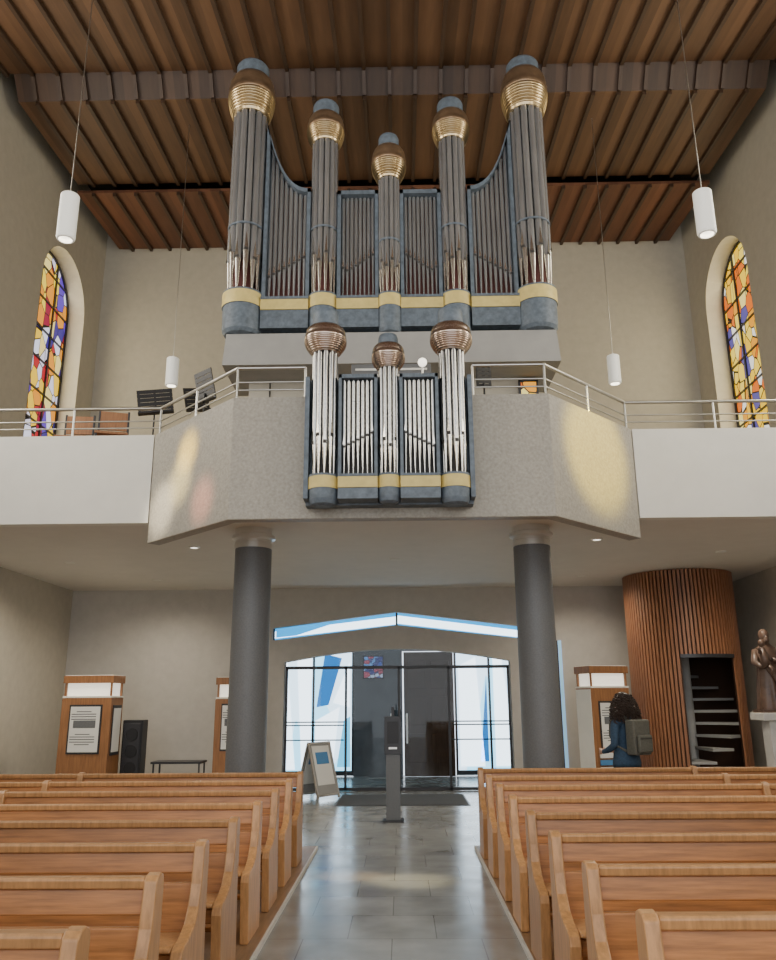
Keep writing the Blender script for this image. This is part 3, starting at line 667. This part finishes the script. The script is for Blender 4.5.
ss=ob.modifiers.new('ss','SUBSURF'); ss.levels=2; ss.render_levels=2
bpy.context.view_layer.update()
dg=bpy.context.evaluated_depsgraph_get(); bm_=bpy.data.meshes.new_from_object(ob.evaluated_get(dg)); bpy.data.objects.remove(ob)
bm_.materials.clear()
for k in('denim','jeans','skin','leather'): bm_.materials.append(M[k])
for p in bm_.polygons:
    c=p.center; p.use_smooth=True
    p.material_index=3 if c.z<.10 else 1 if c.z<.90 else 2 if (c.z>1.475 or c.y<-.19) else 0
zmin=min(v.co.z for v in bm_.vertices)
for v in bm_.vertices: v.co.z-=zmin
body=bpy.data.objects.new('body',bm_); COL.objects.link(body); body.parent=ew
def childmb(b):
    o=b.build(); o.parent=ew; return o
b=MB('jacket_hem')
b.lathe([(.175,.86),(.185,.84),(.19,.9),(.17,1.0),(.15,1.08)],(0,0),'denim',28,share=True)
for i in range(len(b.v)): v=b.v[i]; b.v[i]=(v[0],v[1]*.76,v[2])
b.lathe([(.075,1.42),(.078,1.47),(.068,1.52),(.060,1.52)],(0,.01),'denim',24,share=True)
childmb(b)
b=MB('head'); b.ball((0,-.03,1.63),(.074,.092,.115),'skin',24); b.ball((0,-.055,1.565),(.05,.055,.045),'skin',16)
b.tube([(0,-.118,1.655),(0,-.128,1.63),(0,-.14,1.605),(0,-.12,1.598)],.01,'skin',8,[.008,.011,.016,.01])
for s_ in(-1,1):
    b.ball((s_*.03,-.112,1.643),(.014,.010,.009),'paper',10); b.ball((s_*.03,-.120,1.643),(.006,.004,.006),'hair',8)
    b.ball((s_*.03,-.114,1.664),(.018,.008,.004),'hair',8); b.ball((s_*.075,-.02,1.625),(.010,.018,.028),'skin',10)
b.ball((0,-.112,1.570),(.024,.010,.008),'lips',10)
childmb(b)
b=MB('hair'); b.ball((0,.01,1.645),(.095,.10,.115),'hair',20); b.ball((0,.05,1.55),(.10,.075,.12),'hair',18)
for i in range(300):
    a=random.uniform(-.4,pi+.4); t=random.uniform(0,1)
    zz=1.74-.30*t; rr=(.08+.085*math.sin(min(1,t*1.4)*pi/2))
    x=rr*math.cos(a)*1.05; y=.015+rr*math.sin(a)*.95; hr=random.uniform(.010,.020); L_=random.uniform(.05,.10); ph=random.uniform(0,6.3)
    pts=[(x*(1+.14*j/12)+hr*math.cos(ph+j*1.1),y*(1+.14*j/12)+hr*math.sin(ph+j*1.1),zz-L_*j/12) for j in range(13)]
    b.tube(pts,.006,'hair',5)
childmb(b)
b=MB('backpack')
b.box(-.145,.145,.13,.27,1.00,1.42,'pack'); b.box(-.12,.12,.27,.32,1.03,1.24,'pack')
o=childmb(b); addbevel(o,.05,5)
for p in o.data.polygons: p.use_smooth=True
b=MB('backpack_straps')
for s_ in(-1,1):
    b.tube([(s_*.08,.14,1.40),(s_*.10,.07,1.475),(s_*.105,-.03,1.465),(s_*.115,-.115,1.36),(s_*.125,-.12,1.22),(s_*.135,-.02,1.10),(s_*.12,.13,1.04)],.016,'pack',8)
b.tube([(-.03,.17,1.41),(-.02,.17,1.45),(.02,.17,1.45),(.03,.17,1.41)],.008,'black',6)
b.box(-.10,.10,.318,.325,1.19,1.20,'black')
childmb(b)

# ------------------------------------------------------------------ lights
w=bpy.data.worlds.new('world'); SC.world=w; w.use_nodes=True
bg=w.node_tree.nodes['Background']; bg.inputs[0].default_value=(0.95,0.97,1.0,1); bg.inputs[1].default_value=2.6
def area(loc,rot,sx,sy,e,col):
    l=bpy.data.lights.new('window_daylight_fill','AREA'); l.shape='RECTANGLE'; l.size=sx; l.size_y=sy; l.energy=e; l.color=col
    o=bpy.data.objects.new('window_daylight_fill',l); o.location=loc; o.rotation_euler=rot; COL.objects.link(o); return o
for (a,c) in wins[1:]:  # area lights added as room fill in the unseen nave windows
    y=(a+c)/2
    area((-W-.3,y,8),(0,-pi/2,0),4.2,1.7,240,(1,.95,.84))
    area((W+.3,y,8),(0,pi/2,0),4.2,1.7,240,(1,.95,.82))
def spot(loc,tgt,e,col,ang,blend=.5):
    l=bpy.data.lights.new('coloured_sunbeam','SPOT'); l.energy=e; l.color=col; l.spot_size=math.radians(ang); l.spot_blend=blend; l.shadow_soft_size=.1
    o=bpy.data.objects.new('coloured_sunbeam',l); o.location=loc; d=Vector(tgt)-Vector(loc); o.rotation_euler=d.to_track_quat('-Z','Y').to_euler(); COL.objects.link(o)
spot((6.3,3.0,7.5),(2.45,9.1,4.5),6500,(1,.74,.04),11.5,.7)
spot((-6.3,3.0,8.5),(-2.45,9.15,4.55),13000,(1,.66,.05),3.6,.9)
spot((-6.3,3.0,8.3),(-2.55,9.25,4.2),8000,(1,.80,.30),4.2,.9)
spot((-6.3,3.0,8.2),(-2.85,9.5,3.95),8000,(1,.88,.66),5,.9)
spot((-6.3,3.0,8.0),(-2.15,8.9,3.85),4500,(1,.35,.22),4.0,.9)
spot((-6.3,8.6,8.0),(.15,8.3,0),7000,(1,.85,.5),4.5,.9)
spot((6.3,8.6,8.0),(-.4,8.5,0),5000,(1,.6,.2),3.5,.9)
for sg in(-1,1):
    area((sg*(W+.32),14.2,8),(0,sg*pi/2,0),3.8,1.6,80,(1,.9,.6))

# ------------------------------------------------------------------ camera
cam=bpy.data.cameras.new('camera'); co=bpy.data.objects.new('camera',cam); COL.objects.link(co)
cam.sensor_fit='VERTICAL'; cam.sensor_height=36; cam.lens=30; cam.clip_start=.05; cam.clip_end=100
Rm=Matrix.Rotation(math.radians(.86),4,'Z')@Matrix.Rotation(math.radians(90+15.38),4,'X')@Matrix.Rotation(math.radians(-.42),4,'Z')
co.matrix_world=Matrix.Translation((.09,0,1.65))@Rm
SC.camera=co
